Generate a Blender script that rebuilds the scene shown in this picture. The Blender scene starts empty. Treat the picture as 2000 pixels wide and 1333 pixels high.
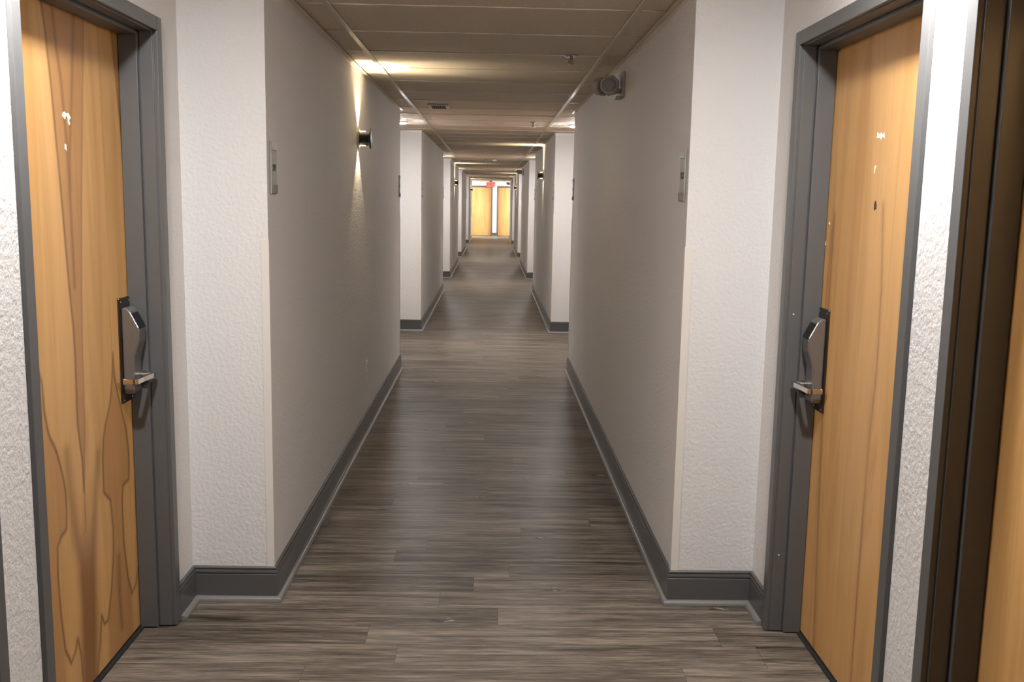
import bpy, bmesh, math, random
import numpy as np
from mathutils import Matrix, Vector
random.seed(7)
PI = math.pi
scene = bpy.context.scene
COL = scene.collection

# ------------------------------------------------------------------ camera, world, exposure
cam_data = bpy.data.cameras.new('camera')
cam = bpy.data.objects.new('camera', cam_data)
COL.objects.link(cam)
cam_data.sensor_width = 36.0
cam_data.lens = 1877.8 / 2000.0 * 36.0
cam_data.clip_start = 0.05
cam_data.clip_end = 200
PITCH, YAW, ROLL = 0.1458, 0.0233, 0.0187
cam.matrix_world = (Matrix.Translation((0, 0, 1.5)) @ Matrix.Rotation(-YAW, 4, 'Z')
                    @ Matrix.Rotation(PI / 2 - PITCH, 4, 'X') @ Matrix.Rotation(ROLL, 4, 'Z'))
scene.camera = cam
world = bpy.data.worlds.new('world')
scene.world = world
world.use_nodes = True
world.node_tree.nodes['Background'].inputs[0].default_value = (0.02, 0.02, 0.02, 1)
world.node_tree.nodes['Background'].inputs[1].default_value = 1.0
scene.view_settings.view_transform = 'Standard'
scene.view_settings.look = 'None'
scene.view_settings.gamma = 1
scene.view_settings.use_curve_mapping = False
scene.view_settings.exposure = 0.66
scene.cycles.diffuse_bounces = 8
scene.cycles.glossy_bounces = 4
PUCK = 1120.0        # radiance of the ceiling puck lenses
SPOT_W = 10.5      # sconce beams
FILL_W = 5.0

# ------------------------------------------------------------------ measured plan (metres)
XL, XR = -0.792, 0.696          # corridor walls of the narrow stretches
RL, RR = -1.092, 1.004          # walls of the door recesses
ZC = 2.243                      # ceiling
HB = 0.131                      # baseboard height
DW, DH = 0.906, 2.013           # door opening
# recess start, recess end, centre
REC = [(0.885, 3.445), (8.393, 10.891), (15.847, 18.390), (22.922, 25.325), (29.878, 32.929)]
YH0, YE = 38.317, 40.34         # cross hall at the far end
YB = -8.2
OUT = 1.75                      # outer faces of the wall blocks

# ------------------------------------------------------------------ helpers
class MB:
    def __init__(self): self.v, self.f = [], []
    def add(self, vs, fs):
        n = len(self.v); self.v += [tuple(p) for p in vs]; self.f += [tuple(i + n for i in f) for f in fs]; return self
    def box(self, x0, x1, y0, y1, z0, z1):
        x0, x1 = sorted((x0, x1)); y0, y1 = sorted((y0, y1)); z0, z1 = sorted((z0, z1))
        v = [(x, y, z) for z in (z0, z1) for y in (y0, y1) for x in (x0, x1)]
        return self.add(v, [(0, 2, 3, 1), (4, 5, 7, 6), (0, 1, 5, 4), (2, 6, 7, 3), (0, 4, 6, 2), (1, 3, 7, 5)])
    def lathe(self, prof, M=Matrix(), n=32):
        """prof: (radius, height) pairs turned about local z, closed at both ends"""
        vs, fs = [], []
        for r, h in prof:
            for k in range(n):
                a = 2 * PI * k / n; vs.append(M @ Vector((r * math.cos(a), r * math.sin(a), h)))
        m = len(prof)
        for i in range(m - 1):
            for k in range(n):
                k2 = (k + 1) % n; fs.append((i * n + k, i * n + k2, (i + 1) * n + k2, (i + 1) * n + k))
        fs.append(tuple(range(n))[::-1]); fs.append(tuple((m - 1) * n + k for k in range(n)))
        return self.add(vs, fs)
    def prism(self, poly, f0, f1):
        """poly: 2D points; f0/f1 map (a,b) to 3D points on the two ends"""
        n = len(poly)
        vs = [f0(*p) for p in poly] + [f1(*p) for p in poly]
        fs = [(i, (i + 1) % n, n + (i + 1) % n, n + i) for i in range(n)] + [tuple(range(n))[::-1], tuple(range(n, 2 * n))]
        return self.add(vs, fs)
    def tube(self, pts, r, n=12):
        pts = [Vector(p) for p in pts]; vs, fs = [], []
        for i, p in enumerate(pts):
            t = (pts[min(i + 1, len(pts) - 1)] - pts[max(i - 1, 0)]).normalized()
            u = t.orthogonal().normalized() if i == 0 else (u - t * u.dot(t)).normalized()
            w = t.cross(u); rr = r[i] if isinstance(r, (list, tuple)) else r
            for k in range(n):
                a = 2 * PI * k / n; vs.append(p + (u * math.cos(a) + w * math.sin(a)) * rr)
        for i in range(len(pts) - 1):
            for k in range(n):
                k2 = (k + 1) % n; fs.append((i * n + k, i * n + k2, (i + 1) * n + k2, (i + 1) * n + k))
        fs.append(tuple(range(n))[::-1]); fs.append(tuple((len(pts) - 1) * n + k for k in range(n)))
        return self.add(vs, fs)
    def build(self, name, mat, parent=None, bevel=0, smooth=False, seg=2):
        me = bpy.data.meshes.new(name)
        me.from_pydata(self.v, [], self.f); me.validate()
        bm = bmesh.new(); bm.from_mesh(me)
        bmesh.ops.recalc_face_normals(bm, faces=bm.faces)
        bm.to_mesh(me); bm.free()
        if smooth:
            for p in me.polygons: p.use_smooth = True
            me.set_sharp_from_angle(angle=math.radians(35))
        me.materials.append(mat)
        o = bpy.data.objects.new(name, me); COL.objects.link(o)
        if parent: o.parent = parent
        if bevel:
            m = o.modifiers.new('bevel', 'BEVEL'); m.width = bevel; m.segments = seg; m.limit_method = 'ANGLE'; m.angle_limit = math.radians(30)
        return o

def tag(o, label=None, cat=None, group=None, kind=None):
    if label: o['label'] = label
    if cat: o['category'] = cat
    if group: o['group'] = group
    if kind: o['kind'] = kind
    return o
def empty(name, loc=(0, 0, 0), rz=0):
    o = bpy.data.objects.new(name, None); COL.objects.link(o)
    o.empty_display_size = 0.1; o.location = loc; o.rotation_euler = (0, 0, rz); return o
def copy_tree(o, parent=None):
    c = o.copy(); COL.objects.link(c)
    if parent is not None: c.parent = parent
    for ch in list(o.children): copy_tree(ch, c)
    return c

# ------------------------------------------------------------------ materials
def mat(name, col=(0.8, 0.8, 0.8), rough=0.5, metal=0.0, spec=0.5, emit=None, strength=0):
    m = bpy.data.materials.new(name); m.use_nodes = True
    b = m.node_tree.nodes['Principled BSDF']
    b.inputs['Base Color'].default_value = (*col, 1); b.inputs['Roughness'].default_value = rough
    b.inputs['Metallic'].default_value = metal; b.inputs['Specular IOR Level'].default_value = spec
    if emit:
        b.inputs['Emission Color'].default_value = (*emit, 1); b.inputs['Emission Strength'].default_value = strength
    return m
class NT:
    def __init__(self, m): self.t = m.node_tree; self.b = self.t.nodes['Principled BSDF']
    def n(self, kind, **kw):
        nd = self.t.nodes.new(kind)
        for k, v in kw.items(): setattr(nd, k, v)
        return nd
    def link(self, a, b): self.t.links.new(a, b)
    def val(self, sock, v):
        if hasattr(v, 'links'): self.link(v, sock)
        else: sock.default_value = v
    def math(self, op, a, b=0.0, c=None):
        nd = self.n('ShaderNodeMath', operation=op); self.val(nd.inputs[0], a); self.val(nd.inputs[1], b)
        if c is not None: self.val(nd.inputs[2], c)
        return nd.outputs[0]
    def coords(self):
        return self.n('ShaderNodeTexCoord').outputs['Object']
    def xyz(self, v):
        s = self.n('ShaderNodeSeparateXYZ'); self.link(v, s.inputs[0]); return s.outputs
    def comb(self, x, y, z=0.0):
        c = self.n('ShaderNodeCombineXYZ')
        for s, v in zip(c.inputs, (x, y, z)): self.val(s, v)
        return c.outputs[0]
    def noise(self, vec, scale, detail=2, rough=0.5, dist=0):
        nd = self.n('ShaderNodeTexNoise'); self.link(vec, nd.inputs['Vector']); nd.inputs['Scale'].default_value = scale
        nd.inputs['Detail'].default_value = detail; nd.inputs['Roughness'].default_value = rough; nd.inputs['Distortion'].default_value = dist
        return nd.outputs[0]
    def ramp(self, fac, stops):
        r = self.n('ShaderNodeValToRGB'); self.link(fac, r.inputs[0]); e = r.color_ramp.elements
        while len(e) < len(stops): e.new(0.5)
        for el, (p, c) in zip(e, stops): el.position = p; el.color = (*c, 1)
        return r.outputs[0]
    def mix(self, fac, a, b, mode='MIX'):
        m = self.n('ShaderNodeMix', data_type='RGBA', blend_type=mode)
        for s, v in ((m.inputs[0], fac), (m.inputs[6], a), (m.inputs[7], b)):
            if isinstance(v, tuple): v = (*v, 1)
            self.val(s, v)
        return m.outputs[2]
    def bump(self, h, strength, dist):
        b = self.n('ShaderNodeBump'); b.inputs['Strength'].default_value = strength; b.inputs['Distance'].default_value = dist
        self.link(h, b.inputs['Height']); self.link(b.outputs[0], self.b.inputs['Normal'])

def wall_paint(name, col):
    m = mat(name, col, 0.62, spec=0.3); t = NT(m); co = t.coords()
    v = t.noise(co, 70, 3, 0.55)
    big = t.noise(co, 0.9, 2)
    c = t.mix(t.math('MULTIPLY', big, 0.25), col, tuple(k * 0.9 for k in col))
    t.link(c, t.b.inputs['Base Color'])
    t.bump(t.math('SMOOTHSTEP', v, 0.42, 0.62) if False else v, 0.55, 0.006)
    return m
M_WALL = wall_paint('painted_wall', (0.655, 0.64, 0.625))
M_FRAME = mat('grey_frame_paint', (0.098, 0.097, 0.096), 0.38)
t = NT(M_FRAME); t.bump(t.noise(t.coords(), 60, 2), 0.08, 0.002)
M_BASE = mat('grey_baseboard_paint', (0.086, 0.084, 0.082), 0.30)
M_SHOE = mat('grey_shoe_highlit', (0.19, 0.182, 0.175), 0.28)  # baseboard grey lightened, so the colour carries the highlight on the rounded face
M_GUARD = mat('cream_plastic', (0.66, 0.63, 0.58), 0.42)
M_GRID = mat('ceiling_grid_paint', (0.60, 0.53, 0.44), 0.32)
M_BLACK = mat('matt_black', (0.008, 0.008, 0.009), 0.35)
M_SEAM = mat('dark_gap', (0.01, 0.009, 0.008), 0.8)
M_STEEL = mat('brushed_nickel', (0.215, 0.20, 0.188), 0.30, 0.6)
t = NT(M_STEEL); s = t.xyz(t.coords())
t.link(t.math('MULTIPLY_ADD', t.noise(t.comb(t.math('MULTIPLY', s[0], 300), t.math('MULTIPLY', s[1], 300), t.math('MULTIPLY', s[2], 12)), 1.0, 2), 0.18, 0.22), t.b.inputs['Roughness'])
M_PLATE = mat('dark_steel_plate', (0.16, 0.145, 0.13), 0.28, 1.0)
M_CHROME = mat('satin_chrome', (0.72, 0.69, 0.65), 0.2, 1.0)
M_READER = mat('black_reader_plastic', (0.006, 0.007, 0.009), 0.18)
M_WHITE = mat('white_plastic', (0.68, 0.67, 0.64), 0.4)
M_GREY = mat('grey_plastic', (0.36, 0.34, 0.31), 0.45)
M_LENS = mat('puck_lens', (0.9, 0.9, 0.9), 0.4, emit=(1.0, 0.99, 0.99), strength=PUCK)
M_LENS2 = mat('cool_puck_lens', (0.9, 0.9, 0.9), 0.4, emit=(1.0, 1.0, 1.0), strength=PUCK * 2.5)
M_BEAM = mat('sconce_lens', (0.9, 0.9, 0.9), 0.3, emit=(1.0, 0.80, 0.52), strength=10)
M_RED = mat('red_sign_letters', (0.6, 0.01, 0.01), 0.4, emit=(1.0, 0.01, 0.01), strength=1.1)
M_SIGNFACE = mat('sign_face', (0.75, 0.50, 0.48), 0.3, emit=(1.0, 0.30, 0.27), strength=0.35)
M_PAPER = mat('torn_paper', (0.80, 0.78, 0.72), 0.8)
M_SIGN = mat('frosted_sign_plate', (0.40, 0.385, 0.345), 0.5, spec=0.25)
M_TILE_A = mat('grey_sign_tile', (0.26, 0.245, 0.22), 0.4)
M_TILE_B = mat('brown_grey_sign_tile', (0.15, 0.125, 0.11), 0.4)

def ceiling_tile():
    m = mat('mineral_ceiling_tile', (0.40, 0.345, 0.28), 0.9, spec=0.1); t = NT(m); co = t.coords()
    f = t.noise(co, 140, 4, 0.7)
    c = t.ramp(f, [(0.30, (0.53, 0.465, 0.39)), (0.47, (0.69, 0.625, 0.54)), (0.75, (0.74, 0.68, 0.59))])
    t.link(c, t.b.inputs['Base Color']); t.bump(f, 0.45, 0.003)
    return m
M_TILE = ceiling_tile()

def plank_floor():
    m = mat('vinyl_plank_floor', (0.2, 0.17, 0.14), 0.42, spec=0.14); t = NT(m); s = t.xyz(t.coords())
    x, y = s[0], s[1]
    yy = t.math('DIVIDE', t.math('SUBTRACT', y, 2.937), 0.1485)
    row = t.math('FLOOR', yy); fy = t.math('FRACT', yy)
    wn = t.n('ShaderNodeTexWhiteNoise', noise_dimensions='1D'); t.link(row, wn.inputs['W'])
    xx = t.math('ADD', t.math('DIVIDE', x, 1.22), t.math('MULTIPLY', wn.outputs['Value'], 9.0))
    pid = t.math('FLOOR', xx); fx = t.math('FRACT', xx)
    w2 = t.n('ShaderNodeTexWhiteNoise', noise_dimensions='2D'); t.link(t.comb(pid, row), w2.inputs['Vector'])
    r = w2.outputs['Value']; off = t.math('MULTIPLY', r, 40.0)
    g1 = t.noise(t.comb(t.math('ADD', t.math('MULTIPLY', x, 1.6), off), t.math('MULTIPLY', y, 26), off), 1.0, 5, 0.62, 0.6)
    g2 = t.noise(t.comb(t.math('ADD', t.math('MULTIPLY', x, 8), off), t.math('MULTIPLY', y, 135), off), 1.0, 4, 0.7, 0.2)
    g3 = t.noise(t.comb(t.math('ADD', t.math('MULTIPLY', x, 1.1), off), t.math('MULTIPLY', y, 5), off), 1.0, 3, 0.5, 1.0)
    g = t.math('ADD', t.math('MULTIPLY', g1, 0.50), t.math('ADD', t.math('MULTIPLY', g2, 0.44), t.math('MULTIPLY', g3, 0.12)))
    g = t.math('ADD', g, t.math('MULTIPLY', t.math('SUBTRACT', r, 0.5), 0.05))
    c = t.ramp(g, [(0.38, (0.026, 0.021, 0.016)), (0.46, (0.074, 0.060, 0.046)), (0.54, (0.138, 0.114, 0.090)), (0.65, (0.26, 0.22, 0.18))])
    # knots and dark checks
    vo = t.n('ShaderNodeTexVoronoi'); vo.inputs['Scale'].default_value = 1.0
    wob = t.noise(t.comb(t.math('MULTIPLY', x, 20), t.math('MULTIPLY', y, 60), 0.0), 1.0, 3)
    t.link(t.comb(t.math('ADD', t.math('MULTIPLY', x, 3.1), t.math('MULTIPLY', wob, 0.25)), t.math('ADD', t.math('MULTIPLY', y, 6.5), t.math('MULTIPLY', wob, 0.25)), 3.3), vo.inputs['Vector'])
    kn = t.math('LESS_THAN', vo.outputs['Distance'], 0.11)
    sel = t.n('ShaderNodeSeparateColor'); t.link(vo.outputs['Color'], sel.inputs[0])
    kn = t.math('MULTIPLY', kn, t.math('GREATER_THAN', sel.outputs[0], 0.45))
    kn = t.math('MULTIPLY', kn, t.math('GREATER_THAN', wob, 0.5))
    c = t.mix(t.math('MULTIPLY', kn, 0.75), c, (0.030, 0.024, 0.019))
    fl = t.math('MULTIPLY', t.math('LESS_THAN', vo.outputs['Distance'], 0.13), t.math('MULTIPLY', t.math('GREATER_THAN', sel.outputs[0], 0.6), t.math('LESS_THAN', wob, 0.40)))
    c = t.mix(t.math('MULTIPLY', fl, 0.7), c, (0.42, 0.38, 0.33))
    sy = t.math('LESS_THAN', t.math('MINIMUM', fy, t.math('SUBTRACT', 1.0, fy)), 0.007)
    sx = t.math('LESS_THAN', t.math('MINIMUM', fx, t.math('SUBTRACT', 1.0, fx)), 0.0009)
    seam = t.math('MAXIMUM', sy, sx)
    c = t.mix(t.math('MULTIPLY', seam, 0.55), c, (0.035, 0.028, 0.023))
    t.link(c, t.b.inputs['Base Color'])
    t.link(t.math('MULTIPLY_ADD', g2, 0.22, 0.32), t.b.inputs['Roughness'])
    t.bump(t.math('SUBTRACT', g2, t.math('MULTIPLY', seam, 0.5)), 0.22, 0.0015)
    return m
M_FLOOR = plank_floor()

MAPLE, MAPLE_D = (0.57, 0.33, 0.122), (0.48, 0.255, 0.085)
def maple(name, figured=False):
    m = mat(name, MAPLE, 0.36, spec=0.4); t = NT(m); co = t.coords(); s = t.xyz(co)
    g = t.noise(t.comb(t.math('MULTIPLY', s[0], 9), s[1], t.math('MULTIPLY', s[2], 0.7)), 1.0, 4, 0.55, 1.4)
    fine = t.noise(t.comb(t.math('MULTIPLY', s[0], 220), 0.0, t.math('MULTIPLY', s[2], 5)), 1.0, 3, 0.6)
    c = t.ramp(g, [(0.30, MAPLE_D), (0.46, MAPLE), (0.62, (0.64, 0.37, 0.145)), (0.78, MAPLE_D)])
    c = t.mix(t.math('MULTIPLY', fine, 0.28), c, (0.42, 0.20, 0.06))
    a = t.n('ShaderNodeAttribute', attribute_name='figure')
    sp = t.n('ShaderNodeSeparateColor'); t.link(a.outputs['Color'], sp.inputs[0])
    c = t.mix(sp.outputs[1], c, (0.29, 0.125, 0.042))      # brown heartwood fields
    c = t.mix(t.math('MULTIPLY', sp.outputs[0], 1.25), c, (0.10, 0.036, 0.010))     # thin dark figure lines
    t.link(c, t.b.inputs['Base Color'])
    t.bump(fine, 0.05, 0.001)
    return m
M_MAPLE = maple('maple_veneer')

# ------------------------------------------------------------------ doors
FIG_LEFT = {
'A1': [(0.536, 2.01), (0.516, 1.925), (0.496, 1.781), (0.478, 1.604), (0.467, 1.499), (0.456, 1.365), (0.444, 1.228), (0.430, 1.115), (0.427, 1.021), (0.432, 0.874), (0.432, 0.826), (0.419, 0.744), (0.412, 0.712), (0.411, 0.617)],
'A2': [(0.262, 2.01), (0.28, 1.878), (0.305, 1.7), (0.335, 1.478), (0.362, 1.22), (0.375, 1.052), (0.379, 0.937), (0.385, 0.813), (0.400, 0.693), (0.408, 0.616), (0.411, 0.49)],
'A3': [(0.47, 2.01), (0.451, 1.882), (0.433, 1.802), (0.422, 1.708), (0.413, 1.607), (0.409, 1.434), (0.408, 1.229)],
'A4': [(0.33, 2.01), (0.346, 1.911), (0.371, 1.759), (0.400, 1.607), (0.408, 1.5)],
'B': [(0.06, 2.01), (0.049, 1.96), (0.033, 1.865), (0.012, 1.723), (0.0, 1.60)],
'G': [(0.665, 1.05), (0.64, 0.987), (0.636, 0.916), (0.624, 0.863), (0.612, 0.832), (0.593, 0.808), (0.574, 0.778), (0.557, 0.737), (0.542, 0.695), (0.532, 0.654), (0.532, 0.594), (0.539, 0.543), (0.573, 0.534), (0.599, 0.514), (0.605, 0.428), (0.598, 0.303), (0.584, 0.2), (0.55, 0.142), (0.52, 0.164), (0.501, 0.196), (0.483, 0.134), (0.478, 0.051)],
'D': [(0.149, 0.992), (0.166, 0.912), (0.184, 0.849), (0.199, 0.823), (0.233, 0.778), (0.254, 0.734), (0.265, 0.671), (0.268, 0.569), (0.219, 0.527), (0.208, 0.435), (0.213, 0.352), (0.245, 0.226), (0.28, 0.151), (0.307, 0.15), (0.326, 0.189), (0.346, 0.105), (0.379, 0.015)],
'E': [(0.15, 0.976), (0.145, 0.908), (0.125, 0.854), (0.1, 0.798), (0.068, 0.722), (0.056, 0.666), (0.053, 0.612), (0.061, 0.551), (0.114, 0.544), (0.126, 0.492), (0.126, 0.35), (0.103, 0.224), (0.073, 0.152), (0.034, 0.172), (0.009, 0.218)],
'F': [(0.173, 0.322), (0.178, 0.197), (0.169, 0.078)],
'H': [(0.514, 0.762), (0.503, 0.646), (0.48, 0.515), (0.449, 0.409), (0.445, 0.278), (0.46, 0.015)],
'I': [(0.298, 0.697), (0.329, 0.592), (0.358, 0.461), (0.373, 0.361), (0.385, 0.177), (0.403, 0.011)],
}
FIG_RIGHT = [[(0.83, 1.471), (0.83, 1.17), (0.818, 0.836), (0.791, 0.446), (0.756, 0.012)],
             [(0.444, 1.507), (0.412, 1.275), (0.403, 1.028), (0.419, 0.829), (0.425, 0.4), (0.421, 0.012)],
             [(0.842, 1.438), (0.853, 1.236), (0.85, 1.0)]]
def seg_dist(X, Z, pts):
    d = np.full(X.shape, 9.0)
    for (ax, az), (bx, bz) in zip(pts, pts[1:]):
        dx, dz = bx - ax, bz - az
        u = np.clip(((X - ax) * dx + (Z - az) * dz) / (dx * dx + dz * dz), 0, 1)
        d = np.minimum(d, np.hypot(X - ax - u * dx, Z - az - u * dz))
    return d
def curve_x(Z, pts):
    p = sorted((z, x) for x, z in pts); return np.interp(Z, [a for a, _ in p], [b for _, b in p])
def soft(v, w): return 1 / (1 + np.exp(-np.clip(v / w, -40, 40)))
def figure_left(X, Z):
    line = np.zeros(X.shape)
    for k, w, a in (('A1', .0045, .62), ('A2', .0035, .42), ('A3', .006, .30), ('A4', .006, .28), ('B', .007, .5), ('G', .0045, .62), ('D', .0045, .60), ('E', .0045, .62), ('F', .012, .35), ('H', .022, .34), ('I', .020, .36)):
        line = np.maximum(line, a * np.exp(-(seg_dist(X, Z, FIG_LEFT[k]) / (w * 1.3)) ** 2))
    fld = np.zeros(X.shape)
    a1, a2 = curve_x(Z, FIG_LEFT['A1']), curve_x(Z, FIG_LEFT['A2'])
    fld = np.maximum(fld, .55 * soft(a1 - X, .003) * soft(X - a2, .003) * soft(Z - .62, .02))
    for k in ('A3', 'A4'):
        fld = np.maximum(fld, .75 * np.exp(-(seg_dist(X, Z, FIG_LEFT[k]) / .03) ** 2) * soft(a1 - X, .003))
    fld = np.maximum(fld, .7 * soft(curve_x(Z, FIG_LEFT['B']) - X, .004) * soft(Z - 1.55, .03))
    g = [p for p in FIG_LEFT['G'][:17]]
    fld = np.maximum(fld, .45 * soft(X - curve_x(Z, g), .006) * soft(.98 - Z, .03))
    d = [p for p in FIG_LEFT['D'][:13]]; e = [p for p in FIG_LEFT['E'][:13]]
    fld = np.maximum(fld, .5 * soft(curve_x(Z, d) - X, .006) * soft(X - curve_x(Z, e), .006) * soft(.96 - Z, .03))
    h, i = curve_x(Z, FIG_LEFT['H']), curve_x(Z, FIG_LEFT['I'])
    core = soft(h + .012 - X, .012) * soft(X - i + .012, .012) * soft(.47 - Z, .05)
    fld = np.maximum(fld, .95 * core); line = np.maximum(line, .22 * core)
    fld = np.maximum(fld, .6 * soft(.02 - X, .01) * soft(.5 - Z, .1))
    return line, fld
def figure_right(X, Z):
    line = np.zeros(X.shape); fld = np.zeros(X.shape)
    for k, a in zip(FIG_RIGHT, (.42, .40, .28)):
        d = seg_dist(X, Z, k); line = np.maximum(line, a * np.exp(-(d / .0032) ** 2)); fld = np.maximum(fld, .35 * np.exp(-(d / .016) ** 2))
    return line, fld

def door_panel(lock_at_zero, parent, figure=None):
    """slab: maple faced, a = distance from the lock side jamb; local x = a or DW - a"""
    d0, d1, z0, z1 = -0.152, -0.110, 0.012, 2.006
    nx, nz = (150, 330) if figure else (1, 1)
    xs = np.linspace(0.003, DW - 0.003, nx + 1); zs = np.linspace(z0, z1, nz + 1)
    mb = MB(); W = nx + 1
    mb.v = [(x, d1, z) for z in zs for x in xs]
    mb.f = [(j * W + i, j * W + i + 1, (j + 1) * W + i + 1, (j + 1) * W + i) for j in range(nz) for i in range(nx)]
    n = len(mb.v)
    mb.v += [(xs[0], d0, z0), (xs[-1], d0, z0), (xs[0], d0, z1), (xs[-1], d0, z1)]
    bot = list(range(W)); top = list(range(nz * W, nz * W + W)); lf = [j * W for j in range(nz + 1)]; rt = [j * W + nx for j in range(nz + 1)]
    mb.f += [tuple(bot[::-1] + [n, n + 1]), tuple(top + [n + 3, n + 2]), tuple(lf + [n + 2, n]), tuple(rt[::-1] + [n + 1, n + 3]), (n, n + 2, n + 3, n + 1)]
    o = mb.build('door_panel', M_MAPLE, parent)
    me = o.data
    if figure:
        V = np.array([v.co[:] for v in me.vertices])
        line, fld = figure(V[:, 0], V[:, 2])
        ca = me.color_attributes.new('figure', 'FLOAT_COLOR', 'POINT')
        buf = np.zeros((len(V), 4), dtype=np.float32); buf[:, 0] = line; buf[:, 1] = fld; buf[:, 3] = 1
        ca.data.foreach_set('color', buf.ravel())
    return o

def make_lock(ax, parent):
    """electronic lock; ax maps the distance from the lock side jamb to local x"""
    p = MB().box(ax(0.008), ax(0.100), -0.112, -0.102, 0.815, 1.162).build('lock_plate', M_PLATE, parent, bevel=0.004)
    for z in (1.150, 0.826):
        for a in (0.022, 0.092):
            MB().lathe([(0.0035, 0), (0.0035, 0.001), (0.002, 0.0022)], Matrix.Translation((ax(a), -0.102, z)) @ Matrix.Rotation(-PI / 2, 4, 'X'), 12).build('screw', M_CHROME, p)
    prof = [(-0.102, 0.846), (-0.102, 1.130), (-0.088, 1.131), (-0.074, 1.119), (-0.048, 1.068), (-0.046, 1.055), (-0.049, 1.020), (-0.058, 0.990),
            (-0.065, 0.965), (-0.067, 0.930), (-0.068, 0.860), (-0.072, 0.846)]
    MB().prism(prof, lambda d, z: (ax(0.024), d, z), lambda d, z: (ax(0.091), d, z)).build('lock_housing', M_STEEL, p, bevel=0.005, seg=3)
    # reader window lying on the sloping top face
    n = Vector((0.0, 0.051, 0.026)).normalized()
    a_, b_ = Vector((0, -0.0712, 1.1135)), Vector((0, -0.0455, 1.0630))
    mb = MB(); vs = []
    for off in (-0.004, 0.0022):
        for a, q in ((0.031, a_), (0.084, a_), (0.084, b_), (0.031, b_)):
            vs.append(Vector((ax(a), 0, 0)) + q + n * off)
    mb.add(vs, [(0, 1, 2, 3), (4, 5, 6, 7), (0, 1, 5, 4), (1, 2, 6, 5), (2, 3, 7, 6), (3, 0, 4, 7)])
    mb.build('card_reader', M_READER, p, bevel=0.001)
    # lever: boss, arm and the end bent back to the door
    lv = MB()
    lv.lathe([(0.012, 0), (0.012, 0.034), (0.010, 0.036)], Matrix.Translation((ax(0.036), -0.070, 0.902)) @ Matrix.Rotation(-PI / 2, 4, 'X'), 20)
    arm = [(0.022, -0.036, -0.020), (0.040, -0.040, -0.022), (0.095, -0.046, -0.034), (0.133, -0.052, -0.040)]
    pts0 = [(a, lo, 0.892 - a * 0.02) for a, lo, hi in arm]
    vs = []
    for a, lo, hi in arm:
        z0 = 0.893 - (a - 0.02) * 0.05
        vs += [(ax(a), lo, z0), (ax(a), hi, z0), (ax(a), hi, z0 + 0.017), (ax(a), lo, z0 + 0.017)]
    fs = [(0, 1, 2, 3), (12, 13, 14, 15)]
    for i in range(3):
        for k in range(4): fs.append((i * 4 + k, i * 4 + (k + 1) % 4, i * 4 + 4 + (k + 1) % 4, i * 4 + 4 + k))
    lv.add(vs, fs)
    lv.build('lever', M_CHROME, p, bevel=0.0035)
    MB().box(ax(0.119), ax(0.134), -0.090, -0.052, 0.886, 0.904).build('lever_return', M_CHROME, p, bevel=0.003)
    MB().box(ax(0.118), ax(0.135), -0.056, -0.051, 0.8855, 0.9045).build('lever_ring', M_PLATE, p, bevel=0.0008)
    return p

def make_door(kind, name, figure=None):
    """kind A: lock at local x = 0; kind B: lock at local x = DW"""
    ax = (lambda a: a) if kind == 'A' else (lambda a: DW - a)
    r = empty(name)
    door_panel(kind == 'A', r, figure)
    f = MB()
    for s, x in ((-1, 0.0), (1, DW)):
        f.box(x + s * 0.003, x + s * 0.047, 0, 0.013, 0.004, DH + 0.047)          # casing
        f.box(x, x + s * 0.030, -0.0455, -0.003, 0.004, DH + 0.030); f.box(x + s * 0.004, x + s * 0.030, -0.156, 0.0005, 0.004, DH + 0.030)   # jamb
        f.box(x + s * 0.005, x - s * 0.013, -0.108, -0.0485, 0.004, DH)                  # stop
    f.box(-0.003, DW + 0.003, 0, 0.013, DH + 0.003, DH + 0.047)
    f.box(0.0, DW, -0.0455, -0.003, DH, DH + 0.030); f.box(0.0, DW, -0.156, 0.0005, DH + 0.004, DH + 0.030)
    f.box(0.013, DW - 0.013, -0.108, -0.0485, DH - 0.013, DH + 0.005)
    f.build('door_frame', M_FRAME, r, bevel=0.002)
    MB().box(0.0, DW, -0.156, -0.095, 0.0005, 0.006).build('door_gap_shade', M_SEAM, r)  # near-black strip standing in for the shade in the gap under the door
    make_lock(ax, r)
    return r
def flake(pts, a, z, mtl, parent, nm, th=0.0012):
    n = len(pts)
    return MB().prism(pts, lambda u, v: (a + u, -0.110, z + v), lambda u, v: (a + u, -0.110 + th, z + v)).build(nm, mtl, parent)

doorA = make_door('A', 'door_1')       # plain, lock at x = 0
doorB = make_door('B', 'door_2')       # plain, lock at x = DW
n_door = [2]
def place(o, x, y, rz, label):
    o.location = (x, y, 0); o.rotation_euler = (0, 0, rz)
    tag(o, label, 'door', kind='structure'); return o
def new_door(src, *a):
    n_door[0] += 1; c = copy_tree(src); c.name = 'door_%d' % n_door[0]; return place(c, *a)
NEAR = REC[0]; C0 = 2.165
def door_spans(r):
    c = (r[0] + r[1]) / 2 if r is not NEAR else C0
    return (c - 0.135 - DW, c - 0.135), (c + 0.135, c + 0.135 + DW)
SP = [door_spans(r) for r in REC]
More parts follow.
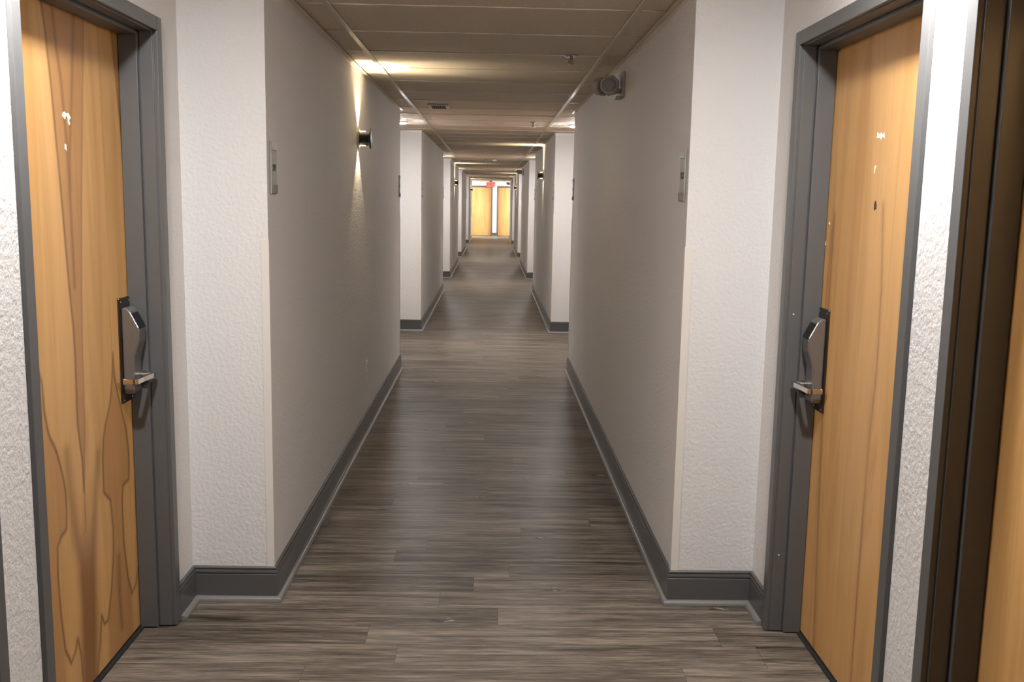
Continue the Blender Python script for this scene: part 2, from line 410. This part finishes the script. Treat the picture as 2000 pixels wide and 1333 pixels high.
# nearest recess: the two figured doors are meshes of their own
dl = make_door('A', 'door_3', figure_left); n_door[0] = 3
place(dl, RL, SP[0][1][1], -PI / 2, 'maple door with dark flame grain in the near left recess, nickel card lock by its far edge')
flake([(-.028, -.004), (-.012, .008), (.006, .006), (.012, .010), (.022, .006), (.026, -.004), (.012, -.012), (.006, -.004), (-.004, .000), (-.012, -.016), (-.018, -.010)], 0.410, 1.712, M_PAPER, dl, 'paper_scrap')
flake([(-.008, -.006), (-.002, .003), (.006, .005), (.005, -.004), (-.001, -.011)], 0.396, 1.697, M_PAPER, dl, 'paper_scrap')
flake([(-.005, -.010), (-.003, .008), (.004, .010), (.006, -.004)], 0.424, 1.623, M_PAPER, dl, 'paper_scrap')
dr = make_door('B', 'door_4', figure_right); n_door[0] = 4
place(dr, RR, SP[0][1][0], PI / 2, 'plain golden maple door in the near right recess, card lock by its far edge and white paper scraps above')
flake([(-.030, -.004), (-.024, .010), (-.014, .004), (-.004, .012), (.004, .006), (.026, .014), (.022, .004), (.032, .000), (.014, -.004), (.002, -.002), (-.008, -.010), (-.016, -.002)], 0.498, 1.699, M_PAPER, dr, 'paper_scrap')
flake([(-.006, .006), (.002, .010), (.008, .002), (.005, -.014), (.001, -.002)], 0.518, 1.609, M_PAPER, dr, 'paper_scrap')
flake([(-.004, -.004), (.0, .006), (.004, .0)], 0.872, 1.442, M_PAPER, dr, 'paper_scrap')
flake([(-.003, -.006), (.002, .008), (.004, -.002)], 0.895, 1.375, M_PAPER, dr, 'paper_scrap')
flake([(-.008, -.010), (-.006, .006), (.002, .014), (.008, .004), (.006, -.014), (.0, -.008)], 0.498, 1.503, M_BLACK, dr, 'peephole', 0.0016)
for z in (1.135, 0.285):
    MB().lathe([(0.003, 0), (0.003, 0.0012)], Matrix.Translation((DW, -0.020, z)) @ Matrix.Rotation(-PI / 2, 4, 'Y'), 10).build('frame_screw', M_WHITE, dr)
place(doorB, RL, SP[0][0][1], -PI / 2, 'maple door at the left edge of the view, only its grey frame edge showing')
place(doorA, RR, SP[0][0][0], PI / 2, 'maple door at the right edge of the view in a deep near-black grey frame')
ORD = ['first', 'second', 'third', 'fourth', 'fifth']
for k in range(1, 5):
    for j, (a, b) in enumerate(SP[k]):
        side = ('nearer', 'farther')[j]
        new_door((doorB, doorA)[j], RL, b, -PI / 2, 'maple door in the %s recess down the left wall, the %s of its pair' % (ORD[k], side))
        new_door((doorA, doorB)[j], RR, a, PI / 2, 'maple door in the %s recess down the right wall, the %s of its pair' % (ORD[k], side))
END_DOORS = [(-0.022 - DW, -0.022), (0.252, 0.252 + DW)]
new_door(doorB, END_DOORS[0][1], YE, PI, 'golden maple door facing the corridor at its far end, left of the white strip')
new_door(doorA, END_DOORS[1][1], YE, PI, 'golden maple door at the far end, half hidden right of the white strip')

# ------------------------------------------------------------------ walls, floor, ceiling
def side_wall(name, s, X, R):
    """s = -1 left, +1 right; wall blocks of the narrow stretches and recess walls with door niches"""
    mb = MB(); O = s * OUT; top = 2.32; G = 0.030
    ys = [v for r in REC for v in r] + [YH0]
    for i in range(1, len(ys), 2): mb.box(X, O, ys[i], ys[i + 1], 0, top)
    mb.box(R, O, YB, REC[0][0], 0, top)
    for r, (d0, d1) in zip(REC, SP):
        cuts = [r[0], d0[0] - G, d0[1] + G, d1[0] - G, d1[1] + G, r[1]]
        back = R + s * 0.158
        mb.box(back, O, r[0], r[1], 0, top)
        for i in range(0, 6, 2): mb.box(R, back, cuts[i], cuts[i + 1], 0, top)
        for i in (1, 3): mb.box(R, back, cuts[i], cuts[i + 1], DH + G, top)
    o = mb.build(name, M_WALL)
    return tag(o, 'off-white textured corridor wall along the %s side, stepping in and out at the door recesses' % ('left' if s < 0 else 'right'), 'wall', kind='structure')
side_wall('wall_left', -1, XL, RL); side_wall('wall_right', 1, XR, RR)
HX = 4.2
mb = MB(); G = 0.030
cuts = [-HX, END_DOORS[0][0] - G, END_DOORS[0][1] + G, END_DOORS[1][0] - G, END_DOORS[1][1] + G, HX]
mb.box(-HX, HX, YE + 0.158, YE + 0.3, 0, 2.32)
for i in range(0, 6, 2): mb.box(cuts[i], cuts[i + 1], YE, YE + 0.158, 0, 2.32)
for i in (1, 3): mb.box(cuts[i], cuts[i + 1], YE, YE + 0.158, DH + G, 2.32)
tag(mb.build('wall_end', M_WALL), 'bright white wall closing the far end of the corridor around two doors', 'wall', kind='structure')
mb = MB()
for s in (-1, 1):
    mb.box(s * OUT, s * HX, YH0 - 0.15, YH0, 0, 2.32); mb.box(s * HX, s * (HX + 0.15), YH0 - 0.15, YE + 0.3, 0, 2.32)
tag(mb.build('wall_cross_hall', M_WALL), 'white walls of the cross hall beyond the corridor', 'wall', kind='structure')
tag(MB().box(-OUT, OUT, YB - 0.15, YB, 0, 2.32).build('wall_back', M_WALL), 'white wall behind the viewer', 'wall', kind='structure')
tag(MB().box(-HX - .15, HX + .15, YB - 0.15, YE + 0.3, -0.08, 0.0).build('floor', M_FLOOR), 'grey-brown wood-look plank floor running across the corridor', 'floor', kind='structure')

# ceiling tiles lying in their grid, each with a slight tilt of its own
XG = [-4.305, -3.089, -1.872, -0.656, 0.563, 1.780, 2.996, 4.213]
Y0G, DY = 3.924, 0.6096
rows = range(int((YB - Y0G) / DY) - 1, int((YE + .3 - Y0G) / DY) + 1)
mb = MB()
for i in rows:
    y0, y1 = Y0G + i * DY, Y0G + (i + 1) * DY
    for k in range(7):
        if k in (0, 1, 5, 6) and y1 < YH0 - 0.1: continue
        x0, x1 = XG[k], XG[k + 1]
        z = [ZC + 0.0035 + random.choice((0, 0, .0005, .001, .003, .0045)) * random.random() for _ in range(4)]
        if random.random() < 0.25: z[0] = z[1] = z[0] + .002
        th = 0.016; g = 0.004
        vs = [(x0 + g, y0 + g, z[0]), (x1 - g, y0 + g, z[1]), (x1 - g, y1 - g, z[2]), (x0 + g, y1 - g, z[3])]
        vs += [(a, b, c + th) for a, b, c in vs]
        mb.add(vs, [(0, 3, 2, 1), (4, 5, 6, 7), (0, 1, 5, 4), (1, 2, 6, 5), (2, 3, 7, 6), (3, 0, 4, 7)])
ceil = tag(mb.build('ceiling', M_TILE), 'drop ceiling of tan fissured tiles', 'ceiling', kind='structure')
mb = MB(); hw = 0.012
for x in XG[2:6]: mb.box(x - hw, x + hw, YB, YE, ZC - 0.0015, ZC + 0.003)
for x in XG[:2] + XG[6:]: mb.box(x - hw, x + hw, YH0 - .1, YE, ZC - 0.0015, ZC + 0.003)
for i in rows:
    y = Y0G + i * DY
    xx = (XG[0], XG[-1]) if y > YH0 - .1 else (XG[2], XG[5])
    mb.box(xx[0], xx[1], y - 0.008, y + 0.008, ZC + 0.0015, ZC + 0.0045)
mb.build('ceiling_grid', M_GRID, ceil, bevel=0.0006)
# void cover above the tiles, closes the gaps
MB().box(-HX, HX, YB, YE + .2, ZC + 0.03, ZC + 0.08).build('ceiling_deck', M_SEAM, ceil)

# wall line in plan, corridor side, for baseboards and wall angle
def sweep(mb, path, prof, s, closed=False):
    """path: plan points; prof: (offset into corridor, z). s=+1: corridor lies to the right of travel"""
    P = [Vector((x, y)) for x, y in path]; n = len(P); rings = []
    for i in range(n):
        dirs = []
        if i > 0: dirs.append((P[i] - P[i - 1]).normalized())
        if i < n - 1: dirs.append((P[i + 1] - P[i]).normalized())
        nr = [Vector((d.y, -d.x)) * s for d in dirs]
        m = nr[0] if len(nr) == 1 else (nr[0] + nr[1]) / (1 + nr[0].dot(nr[1]))
        rings.append([(P[i].x + m.x * o, P[i].y + m.y * o, z) for o, z in prof])
    k = len(prof); vs = [p for r in rings for p in r]; fs = []
    for i in range(n - 1):
        for j in range(k):
            j2 = (j + 1) % k; fs.append((i * k + j, i * k + j2, (i + 1) * k + j2, (i + 1) * k + j))
    fs.append(tuple(range(k))); fs.append(tuple((n - 1) * k + j for j in range(k))[::-1])
    mb.add(vs, fs)
BPROF = [(0, 0.001), (0.0135, 0.001), (0.0135, 0.102), (0.0125, 0.1030), (0.0075, 0.1034), (0.0075, 0.1062), (0.0130, 0.1075), (0.0130, 0.1130), (0.0110, 0.1190),
         (0.0050, 0.1196), (0.0050, 0.1222), (0.0095, 0.1234), (0.0085, 0.1275), (0.0055, 0.1305), (0, 0.1310)]
SPROF = [(0.0135, 0.001), (0.0305, 0.001), (0.0305, 0.006), (0.0290, 0.0115), (0.0250, 0.0160), (0.0200, 0.0185), (0.0135, 0.0195)]
APROF = [(0, ZC - 0.020), (0.0012, ZC - 0.020), (0.0012, ZC - 0.0035), (0.021, ZC - 0.0035), (0.021, ZC - 0.0005), (0, ZC - 0.0005)]
def paths(X, R):
    out, full = [], []
    # stretches of baseboard between the door casings
    cur = [(R, YB)]; full = [(R, YB)]
    for k, (r, sp) in enumerate(zip(REC, SP)):
        if k: cur += [(X, r[0]), (R, r[0])]; full += [(X, r[0]), (R, r[0])]
        full += [(R, r[1]), (X, r[1])]
        cur += [(R, sp[0][0] - 0.047)]; out.append(cur)
        out.append([(R, sp[0][1] + 0.047), (R, sp[1][0] - 0.047)])
        cur = [(R, sp[1][1] + 0.047), (R, r[1]), (X, r[1])]
    cur += [(X, YH0), (math.copysign(OUT, X), YH0)]; out.append(cur)
    full += [(X, YH0), (math.copysign(OUT, X), YH0)]
    return out, full
for nm, X, R, s in (('left', XL, RL, 1), ('right', XR, RR, -1)):
    ps, full = paths(X, R)
    b, sh, an = MB(), MB(), MB()
    for p in ps: sweep(b, p, BPROF, s); sweep(sh, p, SPROF, s)
    sweep(an, full, APROF, s)
    o = tag(b.build('baseboard_' + nm, M_BASE), 'dark grey moulded baseboard along the %s wall' % nm, 'baseboard', kind='structure')
    q = sh.build('shoe_moulding', M_SHOE, o, smooth=True); q['label'] = 'rounded shoe moulding, its grey lightened for the highlight'
    tag(an.build('trim_%d' % (1 if s > 0 else 2), M_GRID), 'thin metal angle where the ceiling meets the %s wall' % nm, 'trim', kind='structure')
b, sh = MB(), MB()
for p in ([(HX, YE), (END_DOORS[1][1] + .047, YE)], [(END_DOORS[1][0] - .047, YE), (END_DOORS[0][1] + .047, YE)], [(END_DOORS[0][0] - .047, YE), (-HX, YE)]):
    sweep(b, p, BPROF, -1); sweep(sh, p, SPROF, -1)
o = tag(b.build('baseboard_end', M_BASE), 'dark grey baseboard along the far end wall', 'baseboard', kind='structure')
sh.build('shoe_moulding', M_SHOE, o, smooth=True)

# ------------------------------------------------------------------ corner guards
def guard_mesh(dx, dy):
    """L strip around an outside corner; dx, dy point away from the solid"""
    t_, l = 0.0025, 0.026
    mb = MB()
    poly = [(dx * t_, dy * t_), (dx * t_, -dy * l), (0, -dy * l), (0, 0), (-dx * l, 0), (-dx * l, dy * t_)]
    mb.prism(poly, lambda a, b: (a, b, HB - 0.001), lambda a, b: (a, b, 1.345))
    return mb
protos = {}
STRETCH = [(REC[i][1], REC[i + 1][0]) for i in range(4)] + [(REC[4][1], YH0)]
for i, (ya, yb) in enumerate(STRETCH):
    for X, dx, side in ((XL, 1, 'left'), (XR, -1, 'right')):
        for y, dy, w in ((ya, -1, 'near'), (yb, 1, 'far')):
            if (dx, dy) not in protos:
                o = protos[(dx, dy)] = guard_mesh(dx, dy).build('corner_guard', M_GUARD, bevel=0.0008)
            else:
                o = protos[(dx, dy)].copy(); COL.objects.link(o)
            o.location = (X, y, 0)
            tag(o, 'cream plastic corner guard, %s corner of the %s stretch of %s wall' % (w, ORD[i], side), 'corner guard', 'corner guards on the wall corners')

# ------------------------------------------------------------------ ceiling puck lights
def make_puck():
    r = empty('ceiling_light')
    down = Matrix.Rotation(PI, 4, 'X')
    MB().lathe([(0.058, 0.0), (0.058, 0.012), (0.054, 0.0168), (0.0435, 0.0168), (0.0435, 0.0)], down, 48).build('light_rim', M_WHITE, r, smooth=True)
    MB().lathe([(0.042, 0.008), (0.042, 0.0185), (0.040, 0.0225), (0.034, 0.0248), (0.020, 0.0263), (0.005, 0.027)], down, 32).build('light_lens', M_LENS, r, smooth=True)
    return r
pk = None
for i, r in enumerate(REC):
    yc = (r[0] + r[1]) / 2 if r is not NEAR else C0
    for x, side in ((-0.897, 'left'), (0.800, 'right')):
        o = make_puck() if pk is None else copy_tree(pk)
        pk = pk or o
        o.location = (x, yc, ZC)
        tag(o, 'small round glowing ceiling light over the %s doors of the %s pair of recesses' % (side, ORD[i]), 'ceiling light', 'round ceiling lights in the recesses')
for x, side in ((-1.25, 'left of the corridor'), (1.30, 'right of the corridor'), (-2.4, 'farthest left, unseen and added to brighten the hall'), (2.5, 'farthest right, unseen and added to brighten the hall')):  # the outermost pair is out of view, added to brighten the far end
    o = copy_tree(pk); o.location = (x, 39.2, ZC)
    for ch in o.children:
        if ch.name.startswith('light_lens'): ch.data = ch.data.copy(); ch.data.materials[0] = M_LENS2
    tag(o, 'small round glowing ceiling light in the cross hall, %s' % side, 'ceiling light', 'round ceiling lights in the cross hall')

# ------------------------------------------------------------------ wall sconces
def spot(name, loc, up, half, blend, watts, parent, tilt=0.0, size=0.006):
    d = bpy.data.lights.new(name, 'SPOT'); d.energy = watts; d.spot_size = 2 * math.radians(half); d.spot_blend = blend
    d.shadow_soft_size = size; d.color = (1.0, 0.80, 0.53)
    o = bpy.data.objects.new(name, d); COL.objects.link(o); o.parent = parent; o.location = loc
    o.rotation_euler = ((PI if up else 0), (tilt if up else -tilt), 0)
    return o
def make_sconce():
    """local +x points away from the wall"""
    r = empty('wall_sconce'); toX = Matrix.Rotation(PI / 2, 4, 'Y')
    MB().lathe([(0.056, 0.0), (0.056, 0.010), (0.054, 0.012)], toX, 48).build('wall_plate', M_GREY, r, smooth=True)
    MB().lathe([(0.041, 0.010), (0.041, 0.070)], toX, 48).build('lamp_drum', M_BLACK, r, smooth=True)
    MB().lathe([(0.054, 0.069), (0.058, 0.071), (0.058, 0.078), (0.054, 0.080)], toX, 48).build('front_disc', M_BLACK, r, smooth=True)
    for s in (-1, 1):
        MB().box(0.014, 0.045, -0.012, 0.012, s * 0.0405, s * 0.0425).build('lens', M_BEAM, r)
        spot('beam', (0.024, 0, s * 0.050), s > 0, 40, 0.12, SPOT_W * (1.0 if s > 0 else 0.8), r)
    spot('beam', (0.034, 0, 0.050), True, 42, 0.45, SPOT_W * 0.42, r, tilt=0.45)
    spot('beam', (0.040, 0, 0.050), True, 36, 0.6, SPOT_W * 0.5, r, tilt=0.80)
    spot('glow', (0.046, 0, 0.050), True, 66, 0.9, FILL_W, r, tilt=0.35, size=0.015)
    return r
sc0 = None
SCONCES = [(XL, 5.77, 0, 'black spool-shaped wall sconce, largest, on the nearest stretch of left wall'),
           (XR, 13.30, PI, 'black up-and-down wall sconce on the second stretch of right wall'),
           (XL, 20.55, 0, 'black up-and-down wall sconce on the third stretch of left wall'),
           (XR, 27.60, PI, 'small black up-and-down wall sconce on the fourth stretch of right wall'),
           (XL, 35.60, 0, 'tiny black up-and-down wall sconce on the farthest stretch of left wall')]
for x, y, rz, lab in SCONCES:
    o = make_sconce() if sc0 is None else copy_tree(sc0)
    sc0 = sc0 or o
    o.location = (x, y, 1.840); o.rotation_euler = (0, 0, rz)
    tag(o, lab, 'wall light', 'black wall sconces')

# ------------------------------------------------------------------ room number signs
def text_mesh(txt, size, M, mtl, parent, name, depth=0.0008):
    cu = bpy.data.curves.new(name, 'FONT'); cu.body = txt; cu.size = size; cu.align_x = 'CENTER'; cu.align_y = 'CENTER'; cu.extrude = depth; cu.offset = size * 0.012
    tmp = bpy.data.objects.new('tmp_text', cu); COL.objects.link(tmp)
    bpy.context.view_layer.update()
    me = bpy.data.meshes.new_from_object(tmp.evaluated_get(bpy.context.evaluated_depsgraph_get()))
    bpy.data.objects.remove(tmp); me.transform(M); me.materials.clear(); me.materials.append(mtl); me.name = name
    o = bpy.data.objects.new(name, me); COL.objects.link(o); o.parent = parent; return o
def make_sign():
    """local x across the wall, +y out of the wall"""
    r = empty('room_sign')
    MB().box(-0.044, 0.044, 0.0, 0.006, -0.093, 0.093).build('sign_plate', M_SIGN, r, bevel=0.001)
    MB().box(-0.034, 0.034, 0.0055, 0.0095, 0.062, 0.090).build('upper_tile', M_TILE_A, r, bevel=0.0008)
    MB().box(-0.034, 0.034, 0.0055, 0.0115, -0.090, -0.060).build('lower_tile', M_TILE_B, r, bevel=0.0008)
    return r
TM = Matrix.Translation((0, 0.0075, 0)) @ Matrix.Rotation(PI, 4, 'Z') @ Matrix.Rotation(PI / 2, 4, 'X')
sg = None; odd, even = 221, 224
spots = []
for i, (ya, yb) in enumerate(STRETCH):
    spots.append((ya + 0.088, i, 'near')); spots.append((yb - 0.088, i, 'far'))
for y, i, w in spots:
    for X, side in ((XL, 'left'), (XR, 'right')):
        num = odd if side == 'left' else even
        o = make_sign() if sg is None else None
        if o is None:
            o = sg.copy(); COL.objects.link(o)
            for ch in sg.children:
                if ch.name.startswith('sign_number'): continue
                c = ch.copy(); COL.objects.link(c); c.parent = o
        sg = sg or o
        text_mesh(str(num), 0.034, TM, M_BLACK, o, 'sign_number')
        o.location = (X, y, 1.598); o.rotation_euler = (0, 0, -PI / 2 if side == 'left' else PI / 2)
        tag(o, 'narrow upright room number sign at the %s end of the %s stretch of %s wall' % (w, ORD[i], side), 'sign', 'room number signs')
    odd += 2; even += 2

# ------------------------------------------------------------------ emergency lights
def make_emergency():
    """local +x out of the wall, -y towards the viewer"""
    r = empty('emergency_light')
    MB().box(0, 0.012, -0.075, 0.075, -0.062, 0.070).build('mounting_plate', M_GREY, r, bevel=0.004)
    MB().box(0.010, 0.040, -0.030, 0.060, -0.066, -0.052).build('bracket', M_GREY, r, bevel=0.003)
    MB().lathe([(0.004, 0), (0.004, 0.002)], Matrix.Translation((0.030, -0.031, -0.059)) @ Matrix.Rotation(PI / 2, 4, 'X'), 10).build('screw', M_WHITE, r)
    for (x, y, z, az) in ((0.075, -0.020, 0.005, 0.25), (0.105, 0.130, 0.012, -0.55)):
        M = Matrix.Translation((x, y, z)) @ Matrix.Rotation(az, 4, 'Z') @ Matrix.Rotation(PI / 2 + 0.15, 4, 'X') @ Matrix.Rotation(PI / 8, 4, 'Z')
        h = MB().lathe([(0.030, -0.040), (0.048, -0.028), (0.052, 0.0), (0.052, 0.020), (0.048, 0.024)], M, 8).build('lamp_head', M_GREY, r, bevel=0.003)
        MB().lathe([(0.041, 0.022), (0.041, 0.026), (0.030, 0.029)], M, 8).build('lamp_lens', mat_lens, h)
        MB().tube([(0.01, y * 0.5, -0.02), (x * 0.6, y, -0.03), (x, y + 0.01, z)], 0.009).build('arm', M_GREY, r, smooth=True)
    return r
mat_lens = mat('ribbed_clear_lens', (0.22, 0.215, 0.20), 0.2)
tt = NT(mat_lens); tt.bump(tt.noise(tt.coords(), 110, 1), 0.6, 0.004)
em0 = None
for y, lab in ((5.30, 'grey two-headed emergency light high on the nearest stretch of right wall'),
               (21.70, 'grey two-headed emergency light high on the third stretch of right wall'),
               (37.30, 'grey two-headed emergency light high on the right wall near the far end')):
    o = make_emergency() if em0 is None else copy_tree(em0)
    em0 = em0 or o
    o.location = (XR, y, 2.115); o.rotation_euler = (0, 0, PI)
    o.scale = (1, -1, 1)
    tag(o, lab, 'emergency light', 'two-headed emergency lights')

# ------------------------------------------------------------------ exit sign
r = empty('exit_sign', (-0.055, 38.25, 0))
MB().box(-0.155, 0.155, -0.020, 0.020, 1.975, 2.185).build('sign_box', M_WHITE, r, bevel=0.004)
MB().box(-0.147, 0.147, -0.023, -0.019, 1.983, 2.177).build('sign_face', M_SIGNFACE, r)
text_mesh('EXIT', 0.175, Matrix.Translation((0, -0.025, 2.080)) @ Matrix.Rotation(PI / 2, 4, 'X'), M_RED, r, 'sign_letters', 0.002)
MB().box(-0.05, 0.05, -0.025, 0.025, 2.183, ZC - 0.001).build('ceiling_canopy', M_GREY, r, bevel=0.003)
tag(r, 'red lit EXIT sign hanging under the ceiling at the far end of the corridor', 'sign')

# ------------------------------------------------------------------ sprinklers, vent, detectors, outlet
def make_sprinkler():
    r = empty('sprinkler')
    down = Matrix.Rotation(PI, 4, 'X')
    MB().lathe([(0.036, -0.001), (0.036, 0.002), (0.030, 0.006), (0.012, 0.007)], down, 32).build('escutcheon', M_CHROME, r, smooth=True)
    MB().lathe([(0.009, 0.005), (0.009, 0.022), (0.006, 0.024), (0.005, 0.040)], down, 16).build('nozzle', M_PLATE, r, smooth=True)
    MB().tube([(-0.012, 0, -0.022), (-0.013, 0, -0.035), (0, 0, -0.047), (0.013, 0, -0.035), (0.012, 0, -0.022)], 0.0022, 8).build('yoke', M_PLATE, r)
    MB().lathe([(0.014, 0.046), (0.014, 0.048)], down, 16).build('deflector', M_PLATE, r)
    return r
sp0 = None
for x, y, lab in ((0.398, 5.12, 'small pendent sprinkler under the ceiling on the nearest stretch, beside the emergency light'),
                  (0.385, 9.42, 'small pendent sprinkler under the ceiling between the second pair of recesses'),
                  (-0.127, 18.40, 'tiny pendent sprinkler far down the ceiling beside the white detector')):
    o = make_sprinkler() if sp0 is None else copy_tree(sp0)
    sp0 = sp0 or o
    o.location = (x, y, ZC); tag(o, lab, 'sprinkler', 'ceiling sprinklers')
r = empty('smoke_detector', (0.037, 18.38, ZC))
down = Matrix.Rotation(PI, 4, 'X')
MB().lathe([(0.05, -0.001), (0.05, 0.012), (0.044, 0.022), (0.030, 0.030)], down, 32).build('detector_body', M_WHITE, r, smooth=True)
MB().lathe([(0.018, 0.029), (0.014, 0.036)], down, 20).build('detector_cap', M_WHITE, r, smooth=True)
tag(r, 'small white round smoke detector on the ceiling far down the corridor', 'smoke detector')

r = empty('air_vent', (-0.442, 8.02, ZC))
f = MB()
f.box(-0.085, 0.085, -0.165, -0.140, -0.010, -0.0015); f.box(-0.085, 0.085, 0.140, 0.165, -0.010, -0.0015)
f.box(-0.085, -0.060, -0.140, 0.140, -0.010, -0.0015); f.box(0.055, 0.085, -0.140, 0.140, -0.010, -0.0015)
f.build('vent_frame', M_WHITE, r, bevel=0.002)
MB().box(-0.062, 0.062, -0.142, 0.142, -0.0030, -0.0016).build('vent_backing', M_SEAM, r)
s_ = MB()
for k in range(7):
    x = -0.052 + k * 0.017
    s_.prism([(x, -0.0035), (x + 0.002, -0.0032), (x + 0.009, -0.0085), (x + 0.007, -0.0088)], lambda a, b: (a, -0.140, b), lambda a, b: (a, 0.140, b))
s_.build('vent_slats', M_GREY, r)
tag(r, 'small rectangular ceiling vent with dark slats in a white frame', 'vent')

r = empty('wall_outlet', (XL, 6.12, 0.398))
MB().box(0, 0.005, -0.036, 0.036, -0.060, 0.060).build('cover_plate', M_WHITE, r, bevel=0.002)
for z in (-0.024, 0.024):
    k = MB().box(0.004, 0.0075, -0.017, 0.017, z - 0.014, z + 0.014).build('socket', M_WHITE, r, bevel=0.002)
    q = MB()
    for y in (-0.007, 0.007): q.box(0.0070, 0.0080, y - 0.001, y + 0.001, z - 0.002, z + 0.008)
    q.box(0.0070, 0.0080, -0.002, 0.002, z - 0.010, z - 0.006)
    q.build('slot', M_BLACK, k)
tag(r, 'white electrical outlet low on the nearest stretch of left wall below the sconce', 'outlet')
